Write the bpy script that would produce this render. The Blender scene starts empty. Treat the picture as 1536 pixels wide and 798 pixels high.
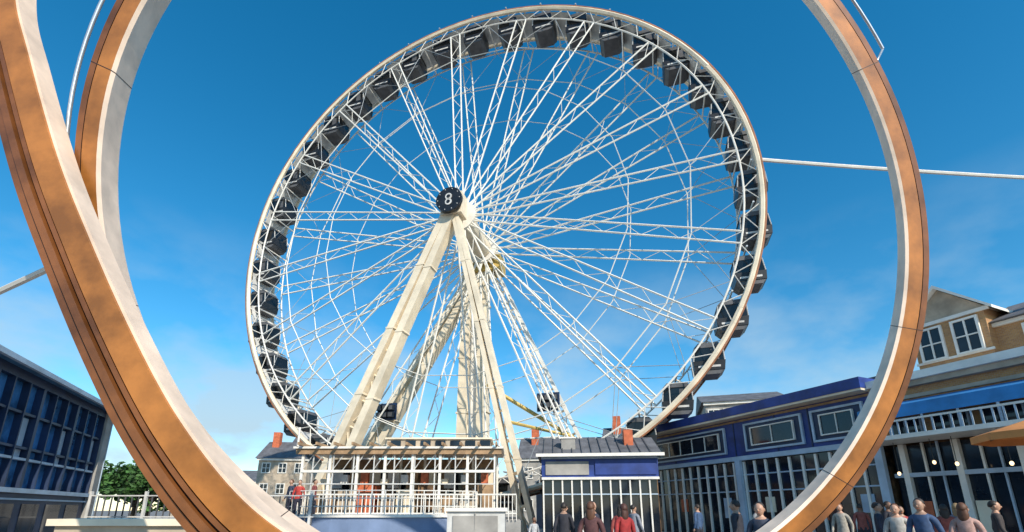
import bpy, math, random
import numpy as np
from mathutils import Vector, Matrix
random.seed(4)
V=Vector
sc=bpy.context.scene
sc.view_settings.view_transform='Standard'
try: sc.view_settings.look='None'
except: pass
sc.view_settings.exposure=0
# ---------------- materials
def mat(name,col,rough=.6,metal=0.,var=.12,scale=3.,bump=0.,spec=None,emit=0):
    m=bpy.data.materials.new(name);m.use_nodes=True
    nt=m.node_tree;b=nt.nodes['Principled BSDF']
    b.inputs['Roughness'].default_value=rough;b.inputs['Metallic'].default_value=metal
    tc=nt.nodes.new('ShaderNodeTexCoord')
    n=nt.nodes.new('ShaderNodeTexNoise');n.inputs['Scale'].default_value=scale;n.inputs['Detail'].default_value=8;n.inputs['Roughness'].default_value=.6
    nt.links.new(tc.outputs['Object'],n.inputs['Vector'])
    r=nt.nodes.new('ShaderNodeValToRGB')
    lo=[max(0,c*(1-var*1.6)) for c in col];hi=[min(1,c*(1+var)) for c in col]
    r.color_ramp.elements[0].position=.34;r.color_ramp.elements[1].position=.66
    r.color_ramp.elements[0].color=(*lo,1);r.color_ramp.elements[1].color=(*hi,1)
    nt.links.new(n.outputs['Fac'],r.inputs['Fac']);nt.links.new(r.outputs['Color'],b.inputs['Base Color'])
    if bump:
        bp=nt.nodes.new('ShaderNodeBump');bp.inputs['Strength'].default_value=bump
        n2=nt.nodes.new('ShaderNodeTexNoise');n2.inputs['Scale'].default_value=scale*8
        nt.links.new(tc.outputs['Object'],n2.inputs['Vector'])
        nt.links.new(n2.outputs['Fac'],bp.inputs['Height']);nt.links.new(bp.outputs['Normal'],b.inputs['Normal'])
    if emit:
        b.inputs['Emission Color'].default_value=(*col,1);b.inputs['Emission Strength'].default_value=emit
    return m
def brickmat(name,c1,c2,mortar,scale):
    m=bpy.data.materials.new(name);m.use_nodes=True
    nt=m.node_tree;b=nt.nodes['Principled BSDF'];b.inputs['Roughness'].default_value=.85
    tc=nt.nodes.new('ShaderNodeTexCoord');br=nt.nodes.new('ShaderNodeTexBrick')
    mp=nt.nodes.new('ShaderNodeMapping')
    if 'pav' not in name: mp.inputs['Rotation'].default_value=(math.radians(90),0,0)
    nt.links.new(tc.outputs['Object'],mp.inputs['Vector']);nt.links.new(mp.outputs['Vector'],br.inputs['Vector'])
    br.inputs['Scale'].default_value=scale;br.inputs['Color1'].default_value=(*c1,1);br.inputs['Color2'].default_value=(*c2,1)
    br.inputs['Mortar'].default_value=(*mortar,1);br.inputs['Mortar Size'].default_value=.015
    nt.links.new(br.outputs['Color'],b.inputs['Base Color'])
    return m
M={}
M['cream']=mat('cream_paint',(.82,.70,.52),.45,0,.12,.8)
M['white']=mat('white_paint',(.82,.78,.70),.45,0,.08,1.5)
M['spoke']=mat('spoke_paint',(.82,.79,.71),.4,0,.08,.5)
M['cable']=mat('steel_cable',(.50,.52,.52),.4,.3,.1,1)
M['rimo']=mat('rim_edge_paint',(.34,.13,.05),.5,0,.25,.8)
M['blk']=mat('black_paint',(.014,.014,.016),.4,0,.3,2)
M['dgrey']=mat('dark_grey_paint',(.10,.10,.105),.5,0,.2,2)
M['glass']=mat('dark_glass',(.012,.018,.028),.08,0,.3,1)
M['gglass']=mat('gondola_glass',(.010,.012,.014),.15,0,.3,1)
M['bglass']=mat('blue_glass_painted_reflection',(.08,.28,.60),.08,.5,.7,.7)  # blue glass, brightened in its base colour to imitate sunlit reflections
M['clad']=mat('rim_panel',(.62,.61,.58),.5,0,.15,1.5)
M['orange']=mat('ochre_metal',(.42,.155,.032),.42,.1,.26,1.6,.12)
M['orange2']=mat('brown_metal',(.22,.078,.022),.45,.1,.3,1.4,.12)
M['groove']=mat('groove_dark',(.03,.014,.01),.6,0,.3,2)
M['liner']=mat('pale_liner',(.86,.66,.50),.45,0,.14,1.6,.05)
M['silver']=mat('silver_tube',(.42,.48,.54),.3,.4,.1,1)
M['navy']=mat('navy_cladding',(.018,.048,.23),.5,0,.3,.9)
M['navyd']=mat('dark_navy_paint',(.012,.03,.08),.5,0,.3,.9)
M['blue']=mat('blue_awning',(.03,.22,.52),.6,0,.2,.9)
M['pblue']=mat('pale_blue_paint',(.42,.52,.62),.5,0,.15,1)
M['roofg']=mat('grey_roof',(.13,.13,.14),.8,0,.25,1.2,.1)
M['roofb']=mat('blue_roof',(.05,.19,.38),.45,.1,.3,1.2,.1)
M['stone']=mat('stone_render',(.47,.38,.28),.85,0,.2,1.2,.1)
M['stoneg']=mat('grey_render',(.36,.34,.31),.85,0,.2,.8,.1)
M['brick']=brickmat('warm_brick',(.50,.27,.10),(.38,.19,.08),(.38,.31,.24),4)
M['terra']=mat('terracotta',(.55,.14,.06),.8,0,.2,3)
M['inter']=mat('shop_interior',(.14,.08,.04),.8,0,.8,1.6)
M['wood']=mat('timber',(.38,.24,.13),.65,0,.25,2.5,.1)
M['bgrey']=mat('blue_grey_panel',(.20,.27,.42),.5,0,.12,.8)
M['leaf']=mat('leaves',(.05,.13,.025),.7,0,.5,1.5)
M['bark']=mat('bark',(.10,.07,.05),.9,0,.3,6,.3)
M['conc']=mat('concrete',(.35,.34,.32),.85,0,.15,1,.15)
M['yell']=mat('yellow_paint',(.66,.47,.14),.5,0,.12,1)
M['umb']=mat('orange_canvas',(.66,.26,.07),.7,0,.12,2)
M['lamp']=mat('lamp_bulb',(1,.72,.40),.5,0,0,1,0,None,2.2)
M['pav']=brickmat('paving',(.26,.24,.22),(.22,.2,.19),(.13,.12,.11),1.2)
# ---------------- mesh builder
class MB:
    def __init__(s): s.v=[];s.f=[];s.m=[];s.mats=[]
    def mi(s,k):
        if k not in s.mats: s.mats.append(k)
        return s.mats.index(k)
    def box(s,c,d,k,R=None):
        i=len(s.v);c=V(c);h=[x/2 for x in d]
        for a in (-1,1):
            for b in (-1,1):
                for e in (-1,1):
                    p=V((a*h[0],b*h[1],e*h[2]))
                    if R: p=R@p
                    s.v.append(c+p)
        for q in ((0,1,3,2),(4,6,7,5),(0,4,5,1),(2,3,7,6),(0,2,6,4),(1,5,7,3)):
            s.f.append([i+j for j in q]);s.m.append(s.mi(k))
    def bx(s,x0,x1,y0,y1,z0,z1,k): s.box(((x0+x1)/2,(y0+y1)/2,(z0+z1)/2),(abs(x1-x0),abs(y1-y0),abs(z1-z0)),k)
    def tube(s,p,q,r,k,n=6,r2=None,cap=True):
        p=V(p);q=V(q);r2=r if r2 is None else r2
        a=(q-p).normalized();t=V((0,0,1)) if abs(a.z)<.9 else V((1,0,0))
        u=a.cross(t).normalized();w=a.cross(u);i=len(s.v)
        for c,rr in ((p,r),(q,r2)):
            for j in range(n):
                an=2*math.pi*j/n;s.v.append(c+u*math.cos(an)*rr+w*math.sin(an)*rr)
        mi=s.mi(k)
        for j in range(n):
            j2=(j+1)%n;s.f.append([i+j,i+j2,i+n+j2,i+n+j]);s.m.append(mi)
        if cap:
            s.f.append([i+n-1-j for j in range(n)]);s.m.append(mi)
            s.f.append([i+n+j for j in range(n)]);s.m.append(mi)
    def poly(s,pts,k):
        i=len(s.v);s.v+= [V(p) for p in pts];s.f.append(list(range(i,i+len(pts))));s.m.append(s.mi(k))
    def prism(s,pts,vec,k):
        n=len(pts);i=len(s.v);vec=V(vec)
        s.v+=[V(p) for p in pts]+[V(p)+vec for p in pts];mi=s.mi(k)
        for j in range(n):
            j2=(j+1)%n;s.f.append([i+j,i+j2,i+n+j2,i+n+j]);s.m.append(mi)
        s.f.append([i+n-1-j for j in range(n)]);s.m.append(mi)
        s.f.append([i+n+j for j in range(n)]);s.m.append(mi)
    def sweep(s,loops,ks,closed=True):
        n=len(loops[0]);i=len(s.v)
        for L in loops: s.v+=[V(p) for p in L]
        N=len(loops)
        for a in range(N if closed else N-1):
            b=(a+1)%N
            for j in range(n):
                j2=(j+1)%n
                s.f.append([i+a*n+j,i+a*n+j2,i+b*n+j2,i+b*n+j]);s.m.append(s.mi(ks[j]))
    def ell(s,c,r,k,nu=10,nv=7,fn=None):
        i=len(s.v);c=V(c);mi=s.mi(k)
        for a in range(nv+1):
            th=math.pi*a/nv
            for b in range(nu):
                ph=2*math.pi*b/nu
                p=V((math.sin(th)*math.cos(ph),math.sin(th)*math.sin(ph),math.cos(th)))
                if fn: p=fn(p)
                s.v.append(c+V((p.x*r[0],p.y*r[1],p.z*r[2])))
        for a in range(nv):
            for b in range(nu):
                b2=(b+1)%nu
                s.f.append([i+a*nu+b,i+(a+1)*nu+b,i+(a+1)*nu+b2,i+a*nu+b2]);s.m.append(mi)
    def obj(s,name,parent=None,smooth=False):
        me=bpy.data.meshes.new(name);me.from_pydata([tuple(v) for v in s.v],[],s.f)
        for k in s.mats: me.materials.append(M[k] if isinstance(k,str) else k)
        me.polygons.foreach_set('material_index',s.m)
        if smooth: me.polygons.foreach_set('use_smooth',[True]*len(s.f))
        me.update();
        o=bpy.data.objects.new(name,me);sc.collection.objects.link(o)
        if parent: o.parent=parent
        return o
def empty(name,loc=(0,0,0),rz=0):
    e=bpy.data.objects.new(name,None);e.location=loc;e.rotation_euler=(0,0,rz);e.empty_display_size=.5
    sc.collection.objects.link(e);return e
# ---------------- camera
cam=bpy.data.cameras.new('camera');co=bpy.data.objects.new('camera',cam);sc.collection.objects.link(co)
co.location=(0,0,1.6);co.rotation_euler=(math.radians(105),0,0)
cam.sensor_width=36;cam.lens=700/1536*36;cam.shift_y=178.4/1536;cam.clip_end=5000;cam.clip_start=.1
sc.camera=co
# ---------------- light
sd=V((.42,-.72,.54)).normalized()
el=math.asin(sd.z);az=math.atan2(sd.x,sd.y)
su=bpy.data.lights.new('sun','SUN');su.energy=5.0;su.angle=math.radians(.5);su.color=(1,.92,.79)
so=bpy.data.objects.new('sun',su);sc.collection.objects.link(so);so.rotation_euler=(-sd).to_track_quat('-Z','Y').to_euler()
w=bpy.data.worlds.new('World');sc.world=w;w.use_nodes=True;nt=w.node_tree
bg=nt.nodes['Background'];bg.inputs['Strength'].default_value=.1
sk=nt.nodes.new('ShaderNodeTexSky');sk.sky_type='NISHITA';sk.sun_disc=False;sk.sun_elevation=el;sk.sun_rotation=az
sk.air_density=1.0;sk.dust_density=.1;sk.ozone_density=3
hs=nt.nodes.new('ShaderNodeHueSaturation');hs.inputs['Saturation'].default_value=1.36;hs.inputs['Hue'].default_value=.487;hs.inputs['Value'].default_value=1.9
tc=nt.nodes.new('ShaderNodeTexCoord');mp=nt.nodes.new('ShaderNodeMapping');mp.inputs['Scale'].default_value=(1.5,1.5,2.6);mp.inputs['Location'].default_value=(.9,.1,.2)
no=nt.nodes.new('ShaderNodeTexNoise');no.inputs['Scale'].default_value=3.2;no.inputs['Detail'].default_value=8;no.inputs['Roughness'].default_value=.52
cr=nt.nodes.new('ShaderNodeValToRGB');cr.color_ramp.elements[0].position=.40;cr.color_ramp.elements[1].position=.64
sx=nt.nodes.new('ShaderNodeSeparateXYZ')
mr=nt.nodes.new('ShaderNodeMapRange');mr.inputs['From Min'].default_value=.50;mr.inputs['From Max'].default_value=.15;mr.inputs['To Min'].default_value=0;mr.inputs['To Max'].default_value=.9
mu=nt.nodes.new('ShaderNodeMath');mu.operation='MULTIPLY'
mx=nt.nodes.new('ShaderNodeMixRGB');mx.inputs['Color2'].default_value=(5.2,6.9,8.0,1)
L=nt.links.new
L(tc.outputs['Generated'],mp.inputs['Vector']);L(mp.outputs['Vector'],no.inputs['Vector']);L(no.outputs['Fac'],cr.inputs['Fac'])
L(tc.outputs['Generated'],sx.inputs[0]);L(sx.outputs['Z'],mr.inputs['Value']);L(cr.outputs['Color'],mu.inputs[0]);L(mr.outputs['Result'],mu.inputs[1])
L(sk.outputs['Color'],hs.inputs['Color']);L(hs.outputs['Color'],mx.inputs['Color1']);L(mu.outputs[0],mx.inputs['Fac']);L(mx.outputs['Color'],bg.inputs['Color'])
# ---------------- ground
g=MB();g.poly([(-900,-300,0),(900,-300,0),(900,1500,0),(-900,1500,0)],'pav');g.obj('ground')

# ---------------- ferris wheel
C=V((-3.34,29.5,21.46));n=V((math.sin(math.radians(16.6)),math.cos(math.radians(16.6)),0));d=V((n.y,-n.x,0));Z=V((0,0,1))
R=19.2
def wp(a,r,k=0.): return C+d*math.cos(a)*r+Z*math.sin(a)*r+n*k
FW=empty('ferris_wheel')
NS=20;GW=2.5
rim=MB()
NSEG=120
for k in (0,GW):
    for r,rad,kk in ((R,.17,'cream'),(R-1.0,.06,'white')):
        for j in range(NSEG):
            rim.tube(wp(2*math.pi*j/NSEG,r,k),wp(2*math.pi*(j+1)/NSEG,r,k),rad,kk,6,cap=False)
    for j in range(NSEG):
        if j%2==0:
            rim.tube(wp(2*math.pi*j/NSEG,R,k),wp(2*math.pi*(j+1)/NSEG,R-1,k),.03,'white',4,cap=False)
            rim.tube(wp(2*math.pi*(j+2)/NSEG,R,k),wp(2*math.pi*(j+1)/NSEG,R-1,k),.03,'white',4,cap=False)
    loops=[]
    for j in range(NSEG):
        a=2*math.pi*j/NSEG
        loops.append([wp(a,R+.14,k-.10),wp(a,R+.23,k-.10),wp(a,R+.23,k+.16),wp(a,R+.14,k+.16)])
    rim.sweep(loops,['rimo']*4)
NG=40
for j in range(NG):
    a=2*math.pi*(j+.5)/NG
    rim.tube(wp(a,R,0),wp(a,R,GW),.07,'white',6)
    rim.tube(wp(a,R-1,0),wp(a,R-1,GW),.05,'white',6)
    a0=a-.040;a1=a+.040
    rim.prism([wp(a0,R-.12,.25),wp(a1,R-.12,.25),wp(a1,R-.06,.25),wp(a0,R-.06,.25)],n*(GW-.5),'clad')
rim.obj('rim',FW)
sp=MB()
for side,(hk,rk) in enumerate(((-1.0,0),(GW+1.0,GW))):
    for j in range(NS):
        a=2*math.pi*(j+.25+side*.0)/NS
        P=[]
        for sgn in (-1,1):
            p=wp(a+sgn*.32,.85,hk);q=wp(a+sgn*.022,R-1.0,rk)
            sp.tube(p,q,.062,'spoke',5,cap=False);P.append((p,q))
        for t in range(1,15):
            f0=t/15
            i0=t%2
            sp.tube(P[i0][0].lerp(P[i0][1],f0),P[1-i0][0].lerp(P[1-i0][1],f0+1/15),.022,'spoke',4,cap=False)
        for rr,rd in ((.60,.032),(.80,.04)):
            a2=2*math.pi*(j+1.25)/NS
            kk=hk+(rk-hk)*rr
            sp.tube(wp(a,R*rr,kk),wp(a2,R*rr,kk),rd,'spoke',4,cap=False)
        a2=2*math.pi*(j+1.25)/NS
        sp.tube(wp(a,R*.8,hk+(rk-hk)*.8),wp((a+a2)/2,R-1,rk),.022,'cable',4,cap=False)
        sp.tube(wp(a2,R*.8,hk+(rk-hk)*.8),wp((a+a2)/2,R-1,rk),.022,'cable',4,cap=False)
sp.obj('spokes',FW)
hub=MB()
hub.tube(C-n*2.7,C+n*(GW+2.7),.55,'cream',20)
for k in (-1.15,GW+.85):
    hub.tube(C+n*k,C+n*(k+.3),1.15,'white',28)
hub.tube(C-n*.8,C+n*(GW+.8),.8,'cream',20)
hub.tube(C-n*3.0,C-n*2.75,.92,'blk',28)
for zo in (-.2,.2):
    c0=C+Z*zo
    hub.tube(c0-n*3.04,c0-n*3.0,.24,'clad',16);hub.tube(c0-n*3.06,c0-n*3.04,.13,'blk',16)
for j in range(10):
    a=j*math.pi/5;hub.tube(wp(a,.78,-3.03),wp(a,.78,-2.99),.035,'clad',6)
Rz=Matrix.Rotation(-math.radians(16.6),3,'Z')
hub.box(C+n*(GW+2.2)-Z*.9,(2.6,1.6,1.3),'yell',Rz)
hub.obj('hub',FW)
go=MB()
def gondola(mb,P):
    sw=random.uniform(-.06,.06)
    def T(x,y,z): return P+d*(x-z*sw)+n*y+Z*z
    def pr(pts,y0,y1,k): mb.prism([T(x,y0,z) for x,z in pts],n*(y1-y0),k)
    pr([(-.55,-2.0),(.55,-2.0),(.80,-1.75),(-.80,-1.75)],-.70,.70,'dgrey')
    pr([(-.82,-1.75),(.82,-1.75),(.88,-1.2),(-.88,-1.2)],-.74,.74,'blk')
    pr([(-.84,-1.2),(.84,-1.2),(.76,-.4),(-.76,-.4)],-.71,.71,'gglass')
    pr([(-.80,-.4),(.80,-.4),(.55,-.12),(-.55,-.12)],-.74,.74,'dgrey')
    for x in (-.84,.84):
        for y in (-.72,.72): mb.tube(T(x,y,-1.2),T(x*.91,y,-.4),.035,'clad',4)
    mb.tube(T(-.6,0,-.1),T(0,0,.25),.05,'white',5);mb.tube(T(.6,0,-.1),T(0,0,.25),.05,'white',5)
    mb.tube(T(0,-1.2,.25),T(0,1.2,.25),.06,'cable',6)
    mb.prism([T(x,-.755,z) for x,z in [(-.6,-1.6),(.6,-1.6),(.6,-1.48),(-.6,-1.48)]],n*.01,'clad')
    if random.random()<.6:   # riders' silhouettes are hidden; a pale door panel shows instead
        mb.prism([T(x,-.716,z) for x,z in [(.1,-1.15),(.55,-1.15),(.5,-.5),(.12,-.5)]],n*.004,'dgrey')
for j in range(NG):
    a=2*math.pi*j/NG
    gondola(go,wp(a,R-.35,GW/2)+Z*.75)
go.obj('gondolas',FW)
lg=MB()
def boxleg(p,q,w,dep,k='cream',slat='cream',gap=.55,g0=.35):
    p=V(p);q=V(q);a=(q-p);Ln=a.length;a.normalize()
    sdv=(d-a*d.dot(a)).normalized()
    for s in (-1,1):
        c0=p+sdv*s*gap*g0;c1=q+sdv*s*gap
        lo=[]
        for c in (c0,c1):
            lo.append([c-sdv*w-n*dep,c+sdv*w-n*dep,c+sdv*w+n*dep,c-sdv*w+n*dep])
        lg.sweep(lo,[k]*4,False)
        lg.poly(lo[1],k)
    m=int(Ln/1.7)
    for j in range(1,m):
        t=j/m;c=p.lerp(q,t);g2=gap*g0+(gap-gap*g0)*t
        lg.tube(c-sdv*g2,c+sdv*g2,.09,slat,5)
        t2=(j+1)/m;c2=p.lerp(q,t2)
        if j%2: lg.tube(c-sdv*g2,c2+sdv*g2,.05,slat,5)
        else: lg.tube(c+sdv*g2,c2-sdv*g2,.05,slat,5)
    # bolted flange plates along the leg
    for j in range(1,5):
        c=p.lerp(q,j/5);g2=gap*g0+(gap-gap*g0)*j/5
        for s in (-1,1): lg.box(c+sdv*s*g2,(w*2.5,dep*2.15,.12),slat,Rz)
Q1=C-n*2.1;Q2=C+n*(GW+2.1)
def foot(Q,s,z=0): return V((Q.x+d.x*s,Q.y+d.y*s,z))
boxleg(Q1,foot(Q1,-9.2),.24,.4,gap=.62)
boxleg(Q1,foot(Q1,5.2),.13,.3,gap=.30)
boxleg(Q2,foot(Q2,-13.2),.26,.4,gap=.66)
boxleg(Q2,foot(Q2,9.3),.12,.25,k='white',slat='white',gap=.5)
T0=Q2-d*.9
boxleg(T0,foot(T0,0),.38,.45,gap=.85,g0=.75)
lg.prism([foot(T0,-.5)-n*.1,foot(T0,.5)-n*.1,V((*(T0+d*.4-n*.1).xy,20.5)),V((*(T0-d*.4-n*.1).xy,20.5))],n*.2,'white')
for Q in (Q1,Q2): lg.box(Q,(1.5,1.0,1.6),'cream',Rz)
t=1-6.5/C.z
lg.tube(Q2.lerp(foot(Q2,-13.2),t),Q2.lerp(foot(Q2,9.3),t),.06,'white',6)
lg.tube(Q2.lerp(foot(Q2,9.3),t),Q1.lerp(foot(Q1,5.5),t),.1,'yell',6)
lg.tube(Q2.lerp(foot(Q2,9.3),.72)+Z*.3,Q2.lerp(foot(Q2,0),.5),.16,'yell',6)
lg.obj('support_legs',FW)
fl=MB()
def flood(P):
    for i in range(3):
        for j in range(2):
            fl.box(P+d*(i-1)*.5+Z*(j*.55)-n*.4,(.42,.3,.4),'blk',Rz)
            fl.box(P+d*(i-1)*.5+Z*(j*.55)-n*.56,(.34,.03,.32),'dgrey',Rz)
    fl.box(P+Z*.3-n*.15,(1.6,.15,1.3),'navyd',Rz)
flood(Q2.lerp(foot(Q2,-13.2),.60)-n*.8+d*.3)
flood(Q2.lerp(foot(Q2,9.3),.60)-n*.6-d*.6)
fl.obj('floodlights',FW)

# ---------------- ring sculpture
def circ(p,D,N=160):
    Cc=V((p[0]*D,D,p[1]*D+1.6));nn=V((p[3],1,p[4])).normalized()
    uu=V((1,-nn.x/nn.y,0)).normalized();ww=uu.cross(nn)*1
    if ww.z<0: ww=-ww
    return [Cc+uu*math.cos(2*math.pi*j/N)*abs(p[2])*D+ww*math.sin(2*math.pi*j/N)*abs(p[2])*D for j in range(N)]
RS=empty('ring_sculpture')
N=160
b=circ((.1188,.7873,.9826,-.163,.137),6.35);fr=circ((.1287,.8045,1.0216,-.179,.138),6.0);fo=circ((.1429,.8156,1.0834,-.177,.133),6.02)
rg=MB();loops=[]
for i in range(N):
    bo=b[i]+(fo[i]-fr[i]);e=(fo[i]-fr[i]);ax=(b[i]-fr[i])
    f1=fr[i]+e*.12;f0=fr[i]+ax*.1
    loops.append([b[i],f0,f1,fr[i]+e*.72,fr[i]+e*.725+ax*.06,fr[i]+e*.75+ax*.06,fr[i]+e*.755,fo[i],bo])
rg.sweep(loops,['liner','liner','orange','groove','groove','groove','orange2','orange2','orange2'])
for i in (12,32,55,77,90,104,140,152):
    Lp=[loops[i][q] for q in (0,1,2,7,8)];cc=sum(Lp,V())/5
    tg=(fo[(i+1)%N]-fo[i]).normalized()*.012
    rg.prism([cc+(p-cc)*1.012 for p in Lp],tg,'groove')
rg.obj('hoop',RS)
tb=MB()
pp=[fo[i]+(fo[i]-fr[i]).normalized()*.28+V((.03,.1,.32)) for i in range(N)]
i0,i1=12,86
for i in range(i0,i1): tb.tube(pp[i],pp[(i+1)%N],.026,'silver',6,cap=False)
for i in (i0,30,48,66,i1): tb.tube(pp[i],fo[i]+V((0,.15,0)),.02,'silver',6)
tb.obj('thin_hoop',RS,True)
pts=[(-8.75,15.5),(-8.7,13.2),(-8.5,11.2),(-8.17,9.46),(-7.58,8.11),(-6.7,6.31),(-5.9,4.93),(-5.06,3.6),(-4.26,2.49),(-3.38,1.56),(-2.54,.98),(-1.4,.4),(0,.1)]
pts=[(x*.84,(z-1.6)*.84+1.6) for x,z in pts]
def cr_(P,m=8):
    out=[]
    for i in range(len(P)-1):
        p0=np.array(P[max(i-1,0)]);p1=np.array(P[i]);p2=np.array(P[i+1]);p3=np.array(P[min(i+2,len(P)-1)])
        for j in range(m):
            t=j/m;out.append(.5*((2*p1)+(-p0+p2)*t+(2*p0-5*p1+4*p2-p3)*t*t+(-p0+3*p1-3*p2+p3)*t**3))
    out.append(np.array(P[-1]));return out
pa=cr_(pts)
arm=MB()
def strip(o0,o1,y0,y1,k):
    lo=[]
    for i,p in enumerate(pa):
        t=pa[min(i+1,len(pa)-1)]-pa[max(i-1,0)];t=t/np.linalg.norm(t);nr=np.array([-t[1],t[0]])
        a0=p+nr*o0*.84;a1=p+nr*o1*.84
        lo.append([(a0[0],y0,a0[1]),(a1[0],y0,a1[1]),(a1[0],y1,a1[1]),(a0[0],y1,a0[1])])
    arm.sweep(lo,[k]*4,False)
    arm.poly(lo[0],k)
strip(-.34,.30,4.70,4.9,'groove')
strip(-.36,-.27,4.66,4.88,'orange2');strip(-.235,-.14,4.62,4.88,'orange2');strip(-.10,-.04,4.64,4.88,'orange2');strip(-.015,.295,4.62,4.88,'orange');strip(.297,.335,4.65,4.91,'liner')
arm.obj('arm',RS)
pl=MB();pl.bx(-2.2,2.8,4.5,7.2,0,.3,'conc');pl.bx(-1.6,2.4,4.7,7.0,.3,.42,'conc')
pl.obj('plinth',RS)

# ---------------- right-hand hall
RZ=math.atan2(-.920,.391)
H=empty('market_hall',(8.4,31.3,0),RZ)
m=MB()
m.bx(0,14.6,.35,9,0,4.12,'inter')
m.bx(0,14.6,0,9,4.12,6.1,'navy')
m.bx(-.1,14.7,-.12,0,4.0,4.22,'pblue')
m.bx(0,14.6,-.05,0,5.95,6.05,'wood')
for x in (3.5,7.9,10.3,11.95): m.bx(x,x+.05,-.03,0,4.25,5.95,'navyd')
m.obj('walls',H)
m=MB()
m.bx(-.4,14.7,-.7,9.3,6.1,6.19,'cream');m.bx(-.45,14.72,-.75,9.3,6.19,6.62,'navy')
m.bx(-.3,14.6,3,9.0,6.62,6.9,'roofg')
for i in range(9): m.bx(.8+i*1.6,1.5+i*1.6,1.5,2.3,6.62,6.8+.12*(i%3),'roofg')
m.obj('roof',H)
m=MB()
def framewin(m,x0,x1,z0,z1,nm,y=0,fk='white',gk='glass',fw=.09,rows=1):
    m.bx(x0,x1,y-.05,y-.01,z0,z1,gk)
    m.bx(x0-fw,x0,y-.12,y+.0,z0-fw,z1+fw,fk);m.bx(x1,x1+fw,y-.12,y+.0,z0-fw,z1+fw,fk)
    m.bx(x0,x1,y-.12,y,z1,z1+fw,fk);m.bx(x0,x1,y-.12,y,z0-fw,z0,fk)
    for i in range(1,nm):
        x=x0+(x1-x0)*i/nm;m.bx(x-fw*.35,x+fw*.35,y-.1,y-.05,z0,z1,fk)
    for i in range(1,rows):
        z=z0+(z1-z0)*i/rows;m.bx(x0,x1,y-.094,y-.052,z-fw*.3,z+fw*.3,fk)
for x0,x1 in ((.9,7.3),(8.7,11.6),(12.2,14.2)):
    framewin(m,x0,x1,4.5,5.7,1,0,'pblue','navyd',.09)
    framewin(m,x0+.35,x1-.35,4.7,5.5,max(2,int((x1-x0)/1.0)),-.05,'white','glass',.05)
m.obj('clerestory_windows',H)
m=MB()
m.bx(.1,14.5,.1,.16,.02,4.0,'glass')
x=.2
while x<14.5:
    m.bx(x-.05,x+.05,.0,.1,.02,3.95,'white');x+=.62
for z in (.3,2.5,3.3): m.bx(.1,14.5,.03,.098,z-.03,z+.03,'pblue')
for x in (0,8.05,14.55): m.bx(x-.14,x+.14,-.2,0,0,4.0,'pblue')
for i,x in enumerate((1.1,3.6,6.7,9.2,11.6,13.5)): m.bx(x,x+.5,.06,.095,1.2+.3*(i%2),2.2,['cream','terra','pblue'][i%3])
m.obj('glazed_doors',H)
Wg=empty('blue_shop_row',(1.45,23.2,0),-.10)
m=MB();W_=5.6
m.bx(0,W_,.4,3.2,0,3.1,'inter');m.bx(0,W_,.05,3.2,3.1,4.15,'navy')
m.bx(0,W_,-.06,.05,3.02,3.14,'white');m.bx(0,W_,-.03,.05,4.02,4.15,'pblue')
m.bx(2.6,W_-.1,-.02,.05,3.25,3.95,'navy');m.bx(.2,2.3,.0,.05,3.25,3.9,'stoneg')
m.prism([(-.2,-.35,4.15),(-.2,3.4,4.15),(-.2,2.2,5.35)],(W_+.4,0,0),'roofg')
m.bx(-.25,W_+.25,-.42,-.35,4.1,4.25,'white')
for i in range(12): 
    xx=.1+i*.47;m.prism([(xx,-.35,4.19),(xx,2.2,5.39),(xx,2.2,5.43),(xx,-.35,4.23)],(.03,0,0),'dgrey')
m.bx(4.2,4.65,1.0,1.5,4.5,5.6,'terra');m.bx(1.0,1.7,.5,1.2,4.3,5.1,'stoneg');m.bx(.95,1.75,.45,1.25,5.1,5.18,'white')
m.bx(.1,W_-.1,.1,.16,.02,3.0,'glass')
x=.08
while x<W_: m.bx(x-.035,x+.035,0,.1,.02,3.0,'white');x+=.46
m.bx(.1,W_-.1,.02,.097,2.3,2.36,'pblue')
m.obj('body',Wg)
TR=empty('quayside_terrace',(8.4,31.3,0),RZ)
m=MB();m.bx(-16,-.5,.2,7,0,4.2,'navyd');m.prism([(-16.2,0,4.2),(-16.2,7.2,4.2),(-16.2,3.6,5.6)],(15.6,0,0),'roofg')
for x in (-14,-11,-8,-5,-2.5): framewin(m,x,x+1.6,2.9,3.8,3,.2,'white','glass',.07)
m.obj('body',TR)
G=empty('gabled_brick_building',(8.4,31.3,0),RZ)
m=MB()
m.bx(14.75,34,.5,10,0,4.05,'inter')
m.bx(14.75,34,0,10,4.05,6.0,'brick')
m.bx(14.7,34,-.25,10,5.95,6.15,'stone');m.bx(14.65,34,-.4,10,6.15,6.42,'white')
m.bx(14.7,34,-.1,0,5.55,5.68,'stone')
m.obj('lower_walls',G)
m=MB()
m.prism([(14.75,0.0,5.5),(14.75,-1.3,5.15),(14.75,-1.35,4.72),(14.75,0,5.0)],(19,0,0),'blue')
for i in range(20):
    x=14.8+i*.97;m.tube((x,-1.3,4.75),(x,-1.3,4.0),.04,'pblue',5)
m.obj('awning',G)
m=MB()
m.bx(14.75,34,-1.6,0,3.95,4.1,'white')
for i in range(76):
    x=14.85+i*.25;m.bx(x-.02,x+.02,-1.55,-1.51,4.1,4.55,'pblue')
m.bx(14.8,34,-1.56,-1.5,4.55,4.61,'white')
m.obj('balcony',G)
m=MB()
for i in range(14):
    x=15.1+i*1.35
    framewin(m,x,x+.95,4.12,4.82,2,0,'pblue','glass',.05)
for i in range(12):
    x=15.2+i*1.6;m.bx(x-.09,x+.09,.1,.3,0,3.95,'white')
    m.bx(x+.6,x+.66,.15,.25,0,3.95,'white');m.bx(x+1.05,x+1.1,.15,.25,0,3.95,'pblue')
    m.bx(x+.15,x+.55,.18,.26,.6+.3*(i%2),1.9,['terra','cream','wood'][i%3])
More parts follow.
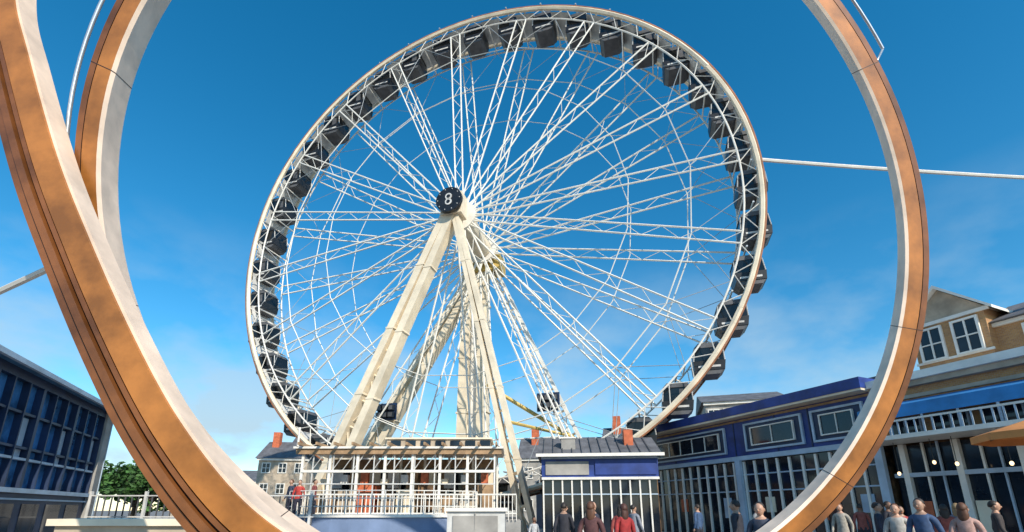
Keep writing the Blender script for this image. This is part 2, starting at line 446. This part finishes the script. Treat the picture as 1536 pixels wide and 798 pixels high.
m.bx(14.8,34,.3,.36,.05,3.9,'glass');m.bx(14.8,34,.12,.29,2.75,2.9,'pblue')
m.obj('shopfront',G)
m=MB()
yo=5;S=2.2;U=.55
m.bx(11.9+S,14.5+S,yo,yo+6,6.4,9.2+U,'brick');m.bx(14.5+S,36,yo+.5,yo+6,6.4,8.5+U,'brick')
m.prism([(11.8+S,yo-.02,9.2+U),(14.6+S,yo-.02,9.2+U),(13.2+S,yo-.02,10.55+U)],(0,6,0),'stone')
for sx_ in (-1,1):
    xe=13.2+S+sx_*1.7
    m.prism([(13.2+S,yo-.35,10.72+U),(xe,yo-.35,9.1+U),(xe,yo-.35,8.97+U),(13.2+S,yo-.35,10.57+U)],(0,6.6,0),'white')
m.bx(11.7+S,14.7+S,yo-.1,yo,9.05+U,9.2+U,'white')
m.prism([(14.2+S,yo+.1,8.5+U),(14.2+S,yo+6.2,8.5+U),(14.2+S,yo+3.2,9.9+U)],(20,0,0),'roofg')
m.bx(14.5+S,36,yo+.35,yo+.5,8.35+U,8.55+U,'white')
m.bx(11.85+S,14.55+S,yo-.06,yo,7.9,8.0,'white')
m.bx(11.8+S,36,yo-.2,yo+.0,6.42,6.8,'stone')
for xx in (12.2,13.45): framewin(m,xx+S,xx+S+.75,7.5+U,8.85+U,2,yo,'white','glass',.09,2)
for x in (17.6,19.2,20.8,22.4,24): framewin(m,x,x+.75,7.1+U,8.15+U,2,yo+.5,'white','glass',.07,2)
m.bx(18.0,18.5,yo+1.2,yo+1.7,8.9+U,10.0+U,'stone');m.bx(17.95,18.55,yo+1.15,yo+1.75,10.0+U,10.1+U,'stoneg')
for x in (18.12,18.38): m.tube((x,yo+1.45,10.1+U),(x,yo+1.45,10.4+U),.1,'terra',8)
m.obj('upper_storey',G)
m=MB()
for i,x in enumerate((15.4,16.5,17.1,18.4,19.2,20.9,22,23.5)):
    z=2.85+.3*((i*3)%4)/3;m.ell((x,-.7,z),(.055,.055,.07),'lamp',8,6);m.tube((x,-.7,z+.06),(x,-.7,3.96),.012,'blk',4)
m.obj('hanging_lamps',G)

# ---------------- left glazed building
A=empty('glass_fronted_building',(-18.9,21.4,0),math.atan2(-8,3.5))
m=MB()
m.bx(0,14,-8,-.3,0,6.0,'navyd')
m.bx(-.35,.25,-8,.15,0,6.05,'stoneg');m.bx(-.4,-.35,-.4,.18,0,6.0,'pblue')
m.bx(.25,14,-.3,.05,5.7,6.0,'navyd');m.bx(.25,14,-.3,-.02,0,2.25,'navyd')
m.bx(.25,14,-.02,.12,2.15,2.3,'pblue')
for i in range(8): m.bx(.8+i*1.7,2.0+i*1.7,-.02,.0,.3,1.8,'glass')
m.bx(.25,14,-.01,.05,1.92,1.98,'pblue')
m.obj('walls',A)
m=MB()
m.bx(.25,14,-.2,-.15,2.25,5.7,'bglass')
for i in range(15):
    x=.25+i*.95;wd=.09 if i%3==0 else .035
    m.bx(x-wd,x+wd,-.15,.06,2.3,5.7,'navyd')
for z in (3.6,4.7): m.bx(.25,14,-.14,.03,z-.04,z+.04,'navyd')
m.bx(.25,14,-.1,.055,3.2,3.28,'pblue')
for i in range(5): m.bx(.4+i*2.85,1.1+i*2.85,-.148,-.12,3.3,4.6,'pblue')
m.obj('curtain_wall',A)
m=MB()
m.prism([(-.4,.5,6.0),(-.4,-8.4,6.0),(-.4,-4,7.3)],(14.6,0,0),'roofb')
m.bx(-.4,14.2,.42,.55,5.92,6.08,'pblue')
for i in range(14): m.prism([(i*1.0,.5,6.03),(i*1.0,-4,7.33),(i*1.0,-4,7.38),(i*1.0,.5,6.08)],(.05,0,0),'pblue')
m.obj('roof',A)

# ---------------- boarding pavilion
B=empty('boarding_pavilion')
m=MB()
x0,x1=-9.9,-.8
m.bx(x0-.6,x1+1.2,22,30,0,1.15,'conc')
arc=[]
for i in range(17):
    t=math.pi*i/16;arc.append((-5.9-4.4*math.cos(t),22-1.9*math.sin(t),0))
m.prism(arc,(0,0,1.3),'bgrey')
arc2=[(-5.9+(p[0]+5.9)*1.03,22+(p[1]-22)*1.05,1.3) for p in arc]
m.prism(arc2,(0,0,.12),'white')
m.obj('deck',B)
m=MB()
for x in [x0+i*1.3 for i in range(8)]:
    for y in (22.3,25.5): m.bx(x-.06,x+.06,y-.06,y+.06,1.15,4.35,'white')
m.bx(x0-.3,x1+.3,22.1,22.35,4.15,4.4,'wood');m.bx(x0-.4,x1+.4,22.0,26.2,4.4,4.5,'white')
m.bx(x0,x1,22.2,22.34,3.3,3.42,'white');m.bx(x0,x1,22.22,22.32,2.75,2.8,'clad')
for i in range(12): m.bx(x0+i*.83,x0+i*.83+.09,21.5,26.4,4.51,4.64,'wood')
m.bx(x0+3.6,x1-.3,23.5,25.8,4.66,5.05,'stone');m.bx(x0+3.5,x1-.2,23.4,25.9,5.05,5.13,'cream')
for i in range(7): m.bx(x0+3.8+i*.75,x0+4.3+i*.75,23.44,23.5,4.72,4.98,'glass')
for i in range(20):
    x=x0+i*.48
    if i%2: m.bx(x,x+.05,22.24,22.3,1.2,4.15,'clad')
    m.tube((x,22.27,3.42),(x+.48,22.27,4.15),.02,'clad',4)
m.tube((x0-.2,22,4.5),(x0-.2,22,5.4),.05,'white',6);m.tube((x1+.2,22,4.5),(x1+.2,22,5.2),.05,'white',6)
m.obj('frame',B)
m=MB()
cols=['wood','stone','terra','wood','cream','inter','wood','stone','wood']
for i in range(9):
    xx=x0+.2+i*1.0;m.bx(xx,xx+.85,23.6+.3*(i%2),25,1.15,2.3+.5*((i*7)%3)/2,cols[i])
    m.bx(xx+.1,xx+.7,25.2,25.3,2.7,3.6,['clad','wood','cream'][i%3])
    m.bx(xx+.15,xx+.5,23.7,24.0,2.85,3.1+.2*(i%3),['cream','clad','terra'][i%3])
m.bx(x0,x1,26.0,26.1,1.15,4.3,'wood')
for i in range(6): m.bx(x0+.5+i*1.5,x0+1.5+i*1.5,25.94,25.99,2.0,3.8,'glass')
m.obj('ticket_counters',B)
m=MB()
for y,z0,xa,xb in ((21.9,1.42,x0+.2,x1+1),):
    for i in range(56):
        x=xa+(xb-xa)*i/55;m.bx(x-.018,x+.018,y-.02,y+.02,1.15,2.25,'white')
    m.tube((xa,y,2.28),(xb,y,2.28),.04,'white',6);m.tube((xa,y,1.45),(xb,y,1.45),.03,'white',6)
arcp=[(-5.9-4.3*math.cos(math.pi*i/24),22-1.8*math.sin(math.pi*i/24)) for i in range(25)]
for i,(x,y) in enumerate(arcp):
    m.tube((x,y,1.42),(x,y,2.4),.025,'white',5)
    if i: 
        for z in (1.75,2.08,2.4): m.tube((*arcp[i-1],z),(x,y,z),.022,'white',5)
m.obj('railings',B)
K=MB()
K.bx(-2.3,-.25,17.2,19,0,1.55,'clad');K.bx(-2.4,-.15,17.1,19.1,1.55,1.68,'white');K.bx(-2.1,-.5,17.16,17.2,.7,1.4,'stoneg')
K.bx(-1.32,-1.28,17.14,17.16,.1,1.5,'stoneg')
K.obj('ticket_booth')

# ---------------- distant buildings
def house(name,x,y,w_,dd,h,rh,wall,roof,rot=0,cols=4,rows=3,chim=1):
    E=empty(name,(x,y,0),rot);m=MB()
    m.bx(-w_/2,w_/2,0,dd,0,h,wall)
    m.bx(-w_/2-.2,w_/2+.2,-.3,0,h-.3,h,'white')
    for i in range(cols):
        for j in range(rows):
            cx=-w_/2+w_*(i+.5)/cols;cz=h*(j+.55)/rows
            framewin(m,cx-.5,cx+.5,cz-.7,cz+.6,2,0,'white','glass',.12,2)
    m.obj('walls',E)
    m=MB();m.prism([(-w_/2-.4,-.5,h),(-w_/2-.4,dd+.5,h),(-w_/2-.4,dd/2,h+rh)],(w_+.8,0,0),roof)
    for c in range(chim):
        cx=-w_/3+c*w_*.5;m.bx(cx-.5,cx+.5,dd*.3,dd*.3+1,h,h+rh+1.3,'terra')
    m.obj('roof',E)
house('terrace_house',6.5,62,11,8,8.2,3.3,'stoneg','roofg',-.15,5,2,1)
house('terrace_house',16,58,9,8,9.2,3.2,'stone','roofg',-.3,4,3,1)
house('grey_hotel',25.5,50,8,9,13.2,1.8,'stoneg','roofg',-.3,5,4,0)
house('terrace_house',-34,70,7,8,9,3,'stone','roofg',.1,3,3,1)
house('terrace_house',-26,85,10,8,7,3,'stoneg','roofg',.1,4,2,0)
house('harbour_tower',-36,82,4,4,13,2,'stoneg','roofg',.1,2,4,0)
house('warehouse',-62,110,30,14,8,3,'stone','roofg',.1,8,2,0)
house('warehouse',-8,120,40,14,7,3,'stoneg','roofg',0,8,2,0)
# ---------------- tree
def tree(loc,h,rad,seed,name='broadleaf_tree'):
    random.seed(seed);E=empty(name,loc);t=MB()
    t.tube((0,0,0),(.1,0,h*.45),.22,'bark',8,.14)
    tips=[]
    for i in range(9):
        a=i*2.4
        q=V((math.cos(a)*rad*.7*random.uniform(.6,1),math.sin(a)*rad*.7*random.uniform(.6,1),h*(.5+.4*random.random())))
        t.tube((.1,0,h*(.3+.015*i)),q,.08,'bark',5,.03);tips.append(q)
    t.obj('trunk',E)
    l=MB()
    for i in range(48):
        c=random.choice(tips)+V((random.gauss(0,rad*.3),random.gauss(0,rad*.3),random.gauss(0,h*.08)))
        r_=rad*random.uniform(.16,.34)
        for j in range(80):
            p=c+V((random.gauss(0,1),random.gauss(0,1),random.gauss(0,.8))).normalized()*r_*random.uniform(.5,1.1)
            u=V((random.uniform(-1,1),random.uniform(-1,1),random.uniform(-.6,.6))).normalized()*.19
            w_=V((random.uniform(-1,1),random.uniform(-1,1),random.uniform(-1,1))).cross(u).normalized()*.11
            l.poly([p-u,p+w_,p+u,p-w_],'leaf')
    l.obj('foliage',E)
tree((-27.2,36,0),5.6,2.6,1);tree((-24.6,37,0),5.0,2.3,2);tree((-29.8,38,0),5.2,2.5,3)
m=MB()
for i in range(34):
    x=-17.5+i*.28;m.bx(x-.02,x+.02,19.98,20.02,0,2.2,'dgrey')
for z in (.2,1.3,2.15): m.bx(-17.6,-8.2,19.96,20.04,z,z+.05,'clad')
for i in range(5): m.bx(-17.6+i*2.3,-17.5+i*2.3,19.95,20.05,0,2.35,'clad')
m.obj('metal_fence')
m=MB();m.bx(-9.0,-5.6,9.6,10.2,0,1.3,'stone');m.bx(-9.1,-5.5,9.5,10.3,1.3,1.43,'cream')
m.obj('garden_wall')
# ---------------- umbrella
m=MB();ux,uy=11.0,9.6
m.tube((ux,uy,0),(ux,uy,3.3),.03,'wood',8)
for i in range(8):
    a=i*math.pi/4;b_=a+math.pi/4
    p=(ux+1.1*math.cos(a),uy+1.1*math.sin(a),3.15);q=(ux+1.1*math.cos(b_),uy+1.1*math.sin(b_),3.15)
    m.poly([(ux,uy,3.5),p,q],'umb');m.poly([p,q,(q[0],q[1],3.0),(p[0],p[1],3.0)],'umb')
    m.tube((ux,uy,3.46),(p[0],p[1],3.13),.012,'wood',4)
m.tube((ux,uy,0),(ux,uy,.1),.3,'conc',12)
m.obj('patio_umbrella')
# ---------------- cables
def cable(name,p,q,r,sag,pole):
    E=empty(name);m=MB();p=V(p);q=V(q);prev=p
    for i in range(1,17):
        t=i/16;c=p.lerp(q,t)-Z*sag*4*t*(1-t);m.tube(prev,c,r,'white',6);prev=c
    m.obj('cable',E)
    m=MB();m.tube((pole[0],pole[1],0),(pole[0],pole[1],q[2]+.6),.2,'clad',10,.12);m.obj('mast',E)
cable('overhead_cable',wp(.045,R,0),(34,24.2,21.0),.11,.1,(34,24.2))
cable('overhead_cable',(-6.6,6.3,5.3),(-11.5,8,4.5),.05,.03,(-11.5,8))

# ---------------- people
pm_={}
def cm(c,r=.8):
    k=(c,r)
    if k not in pm_: pm_[k]=mat('person_surface',c,r,0,.18,12)
    return pm_[k]
def person(x,y,face,shirt,pants,skin,hair,h=1.72,walk=.0,longhair=False,z=0,armbend=0):
    E=empty('pedestrian',(x,y,z),face);s=h/1.72
    ms=[cm(shirt),cm(pants),cm(skin,.5),cm((.03,.025,.02),.5),cm(hair,.6)]
    vs=[(0,0,.95),(0,.01,1.12),(0,0,1.32),(0,.01,1.44),(0,.0,1.52),(0,-.01,1.58)];rs=[(.155,.11),(.135,.10),(.17,.115),(.09,.075),(.052,.052),(.05,.05)]
    es=[(0,1),(1,2),(2,3),(3,4),(4,5)]
    hands=[]
    for sg in (-1,1):
        i=len(vs);w_=walk*sg;f=-.06-armbend*.2*(sg>0)
        el_=(sg*.235,.03+w_*.12,1.13);wr=(sg*.235,f-w_*-.22-.02,.90+armbend*.22*(sg>0))
        vs+=[(sg*.165,.01,1.40),el_,wr];rs+=[(.062,.062),(.046,.046),(.03,.03)]
        es+=[(3,i),(i,i+1),(i+1,i+2)];hands.append((sg,V(el_),V(wr)))
        i=len(vs)
        vs+=[(sg*.09,0,.88),(sg*.1,-.02-w_*.14,.50),(sg*.1,.03-w_*.30,.10+abs(walk)*.03),(sg*.115,-.13-w_*.30,.045)]
        rs+=[(.095,.1),(.066,.066),(.045,.045),(.04,.035)]
        es+=[(0,i),(i,i+1),(i+1,i+2),(i+2,i+3)]
    me=bpy.data.meshes.new('b');me.from_pydata([(a*s,b_*s,c*s) for a,b_,c in vs],es,[])
    o=bpy.data.objects.new('b',me);sc.collection.objects.link(o)
    md=o.modifiers.new('s','SKIN')
    for k,(r,sv) in enumerate(zip(rs,me.skin_vertices[0].data)): sv.radius=(r[0]*s,r[1]*s);sv.use_root=(k==0)
    o.modifiers.new('u','SUBSURF').levels=1
    dg=bpy.context.evaluated_depsgraph_get();dg.update()
    m2=bpy.data.meshes.new_from_object(o.evaluated_get(dg));bpy.data.objects.remove(o)
    for q in ms: m2.materials.append(q)
    for p in m2.polygons:
        c=p.center/s;p.use_smooth=True
        if c.z>1.475: k=2
        elif c.z<.10: k=3
        elif c.z<.93 and abs(c.x)<.2: k=1
        else: k=0
        p.material_index=k
    bo=bpy.data.objects.new('body',m2);sc.collection.objects.link(bo);bo.parent=E
    hm=MB()
    def hf(p):
        q=p.copy()
        if p.z<0: q.x*=1-.28*abs(p.z);q.y*=1-.12*abs(p.z)
        return q
    hz=1.625*s
    hm.ell((0,-.01*s,hz),(.076*s,.095*s,.118*s),ms[2],14,10,hf)
    hm.ell((0,.012*s,hz+.022*s),(.084*s,.099*s,.112*s),ms[4],14,10,lambda p:V((p.x,p.y if p.y>-.45 or p.z>.55 else p.y*.55,max(p.z,-.35 if p.y>.1 else .15))))
    if longhair: hm.ell((0,.055*s,hz-.09*s),(.085*s,.05*s,.17*s),ms[4],12,8)
    hm.ell((0,-.108*s,hz-.012*s),(.012*s,.018*s,.022*s),ms[2],6,5)
    for sg in (-1,1):
        hm.ell((sg*.03*s,-.092*s,hz+.008*s),(.011*s,.008*s,.006*s),'blk',6,4)
        hm.ell((sg*.078*s,.0,hz-.005*s),(.01*s,.018*s,.028*s),ms[2],6,5)
    hm.ell((0,-.093*s,hz-.052*s),(.022*s,.008*s,.005*s),'terra',6,4)
    for sg,e_,wr in hands:
        dr=(wr-e_).normalized();pm=wr+dr*.045
        hm.ell((wr+dr*.035)*s,(.02*s,.036*s,.045*s),ms[2],8,6)
        for f,(oy,ln) in enumerate(((-.03,.062),(-.01,.072),(.01,.068),(.028,.052))):
            p0=(pm+V((0,oy,0)))*s;p1=p0+(dr*ln*.55)*s;p2=p1+(dr*.4+V((-sg*.25,0,0)))*ln*s
            hm.tube(p0,p1,.009*s,ms[2],5,.008*s);hm.tube(p1,p2,.008*s,ms[2],5,.006*s)
        p0=(wr+dr*.01+V((0,-.03,0)))*s;hm.tube(p0,p0+(dr*.04+V((-sg*.012,-.022,0)))*s,.011*s,ms[2],5,.008*s)
    hm.obj('head_and_hands',E,True)
sk1=(.55,.32,.22);sk2=(.25,.13,.08);sk3=(.42,.25,.17)
dk=(.03,.022,.018);br=(.12,.05,.025);rd=(.35,.03,.03)
P=math.pi
person(1.45,8.9,2.8,(.10,.04,.04),(.04,.05,.09),sk1,br,1.72,.3,True)
person(1.35,12.6,P-.2,(.03,.03,.04),(.05,.05,.07),sk3,dk,1.76,.4)
person(2.35,10.2,3.4,rd,(.04,.05,.10),sk1,(.08,.03,.02),1.70,.4,True)
person(2.0,12.0,.6,(.05,.05,.07),(.04,.05,.10),sk1,dk,1.78,.4)
person(2.9,13.0,2.9,(.3,.06,.05),(.04,.05,.10),sk3,dk,1.70,.3,True)
person(3.9,15.5,2.2,(.25,.26,.3),(.03,.03,.04),sk1,dk,1.74,.3)
person(4.15,8.1,-.7,(.05,.06,.09),(.03,.04,.06),sk1,dk,1.70,.3,False,0,1)
person(4.9,10.6,-2.4,(.03,.03,.04),(.03,.04,.06),sk3,dk,1.78,.3)
person(.75,16.5,.4,(.5,.5,.5),(.06,.06,.1),sk2,dk,1.35,.2)
person(1.9,17.5,1.4,(.1,.15,.3),(.06,.06,.1),sk1,dk,1.75,.2)
person(3.0,18.5,-.4,(.3,.25,.2),(.06,.06,.1),sk2,dk,1.80,.2)
person(9.3,12.3,.9,(.03,.03,.05),(.03,.03,.04),sk3,dk,1.76,.3)
person(8.0,10.1,-.8,(.45,.42,.38),(.05,.06,.1),sk1,br,1.70,.3,False,0,1)
person(10.0,11.2,2.6,(.3,.07,.05),(.04,.04,.06),sk1,dk,1.70,.2,True)
person(8.3,8.9,2.2,(.5,.3,.25),(.05,.05,.08),sk1,br,1.70,.4,True)
person(7.6,9.0,-1.0,(.05,.09,.18),(.04,.04,.06),sk3,dk,1.78,.3)
person(11.6,12.6,2.0,(.2,.2,.24),(.03,.03,.04),sk1,(.3,.2,.1),1.74,.2,True)
person(12.6,17.5,2.6,(.3,.08,.06),(.03,.03,.04),sk2,dk,1.78,.3)
person(11.3,14.5,.3,(.02,.02,.03),(.03,.03,.04),sk2,dk,1.82,.3)
person(9.9,14.6,-.9,(.4,.36,.3),(.03,.03,.04),sk1,br,1.76,.3)
person(11.3,11.3,.9,(.06,.05,.05),(.03,.03,.04),sk1,dk,1.78,.3)
person(10.6,13.2,-.3,(.35,.05,.05),(.03,.03,.04),sk3,dk,1.68,.3,True)
person(6.9,18.0,-2.6,(.05,.1,.2),(.03,.03,.04),sk1,dk,1.78,.3)
person(7.6,15.0,.6,(.3,.3,.3),(.03,.03,.04),sk3,dk,1.74,.3)
person(-9.3,20.9,.3,(.45,.05,.04),(.03,.03,.05),sk1,dk,1.7,.2,False,1.15)
person(-9.9,21.4,-.6,(.04,.05,.09),(.03,.03,.05),sk3,br,1.75,.2,False,1.15)
person(-8.8,21.3,1.6,(.2,.05,.05),(.03,.03,.05),sk3,dk,1.75,.2,False,1.15)
m=MB();m.bx(-11.8,-8.6,20.2,22,0,1.15,'conc');m.obj('boarding_steps')
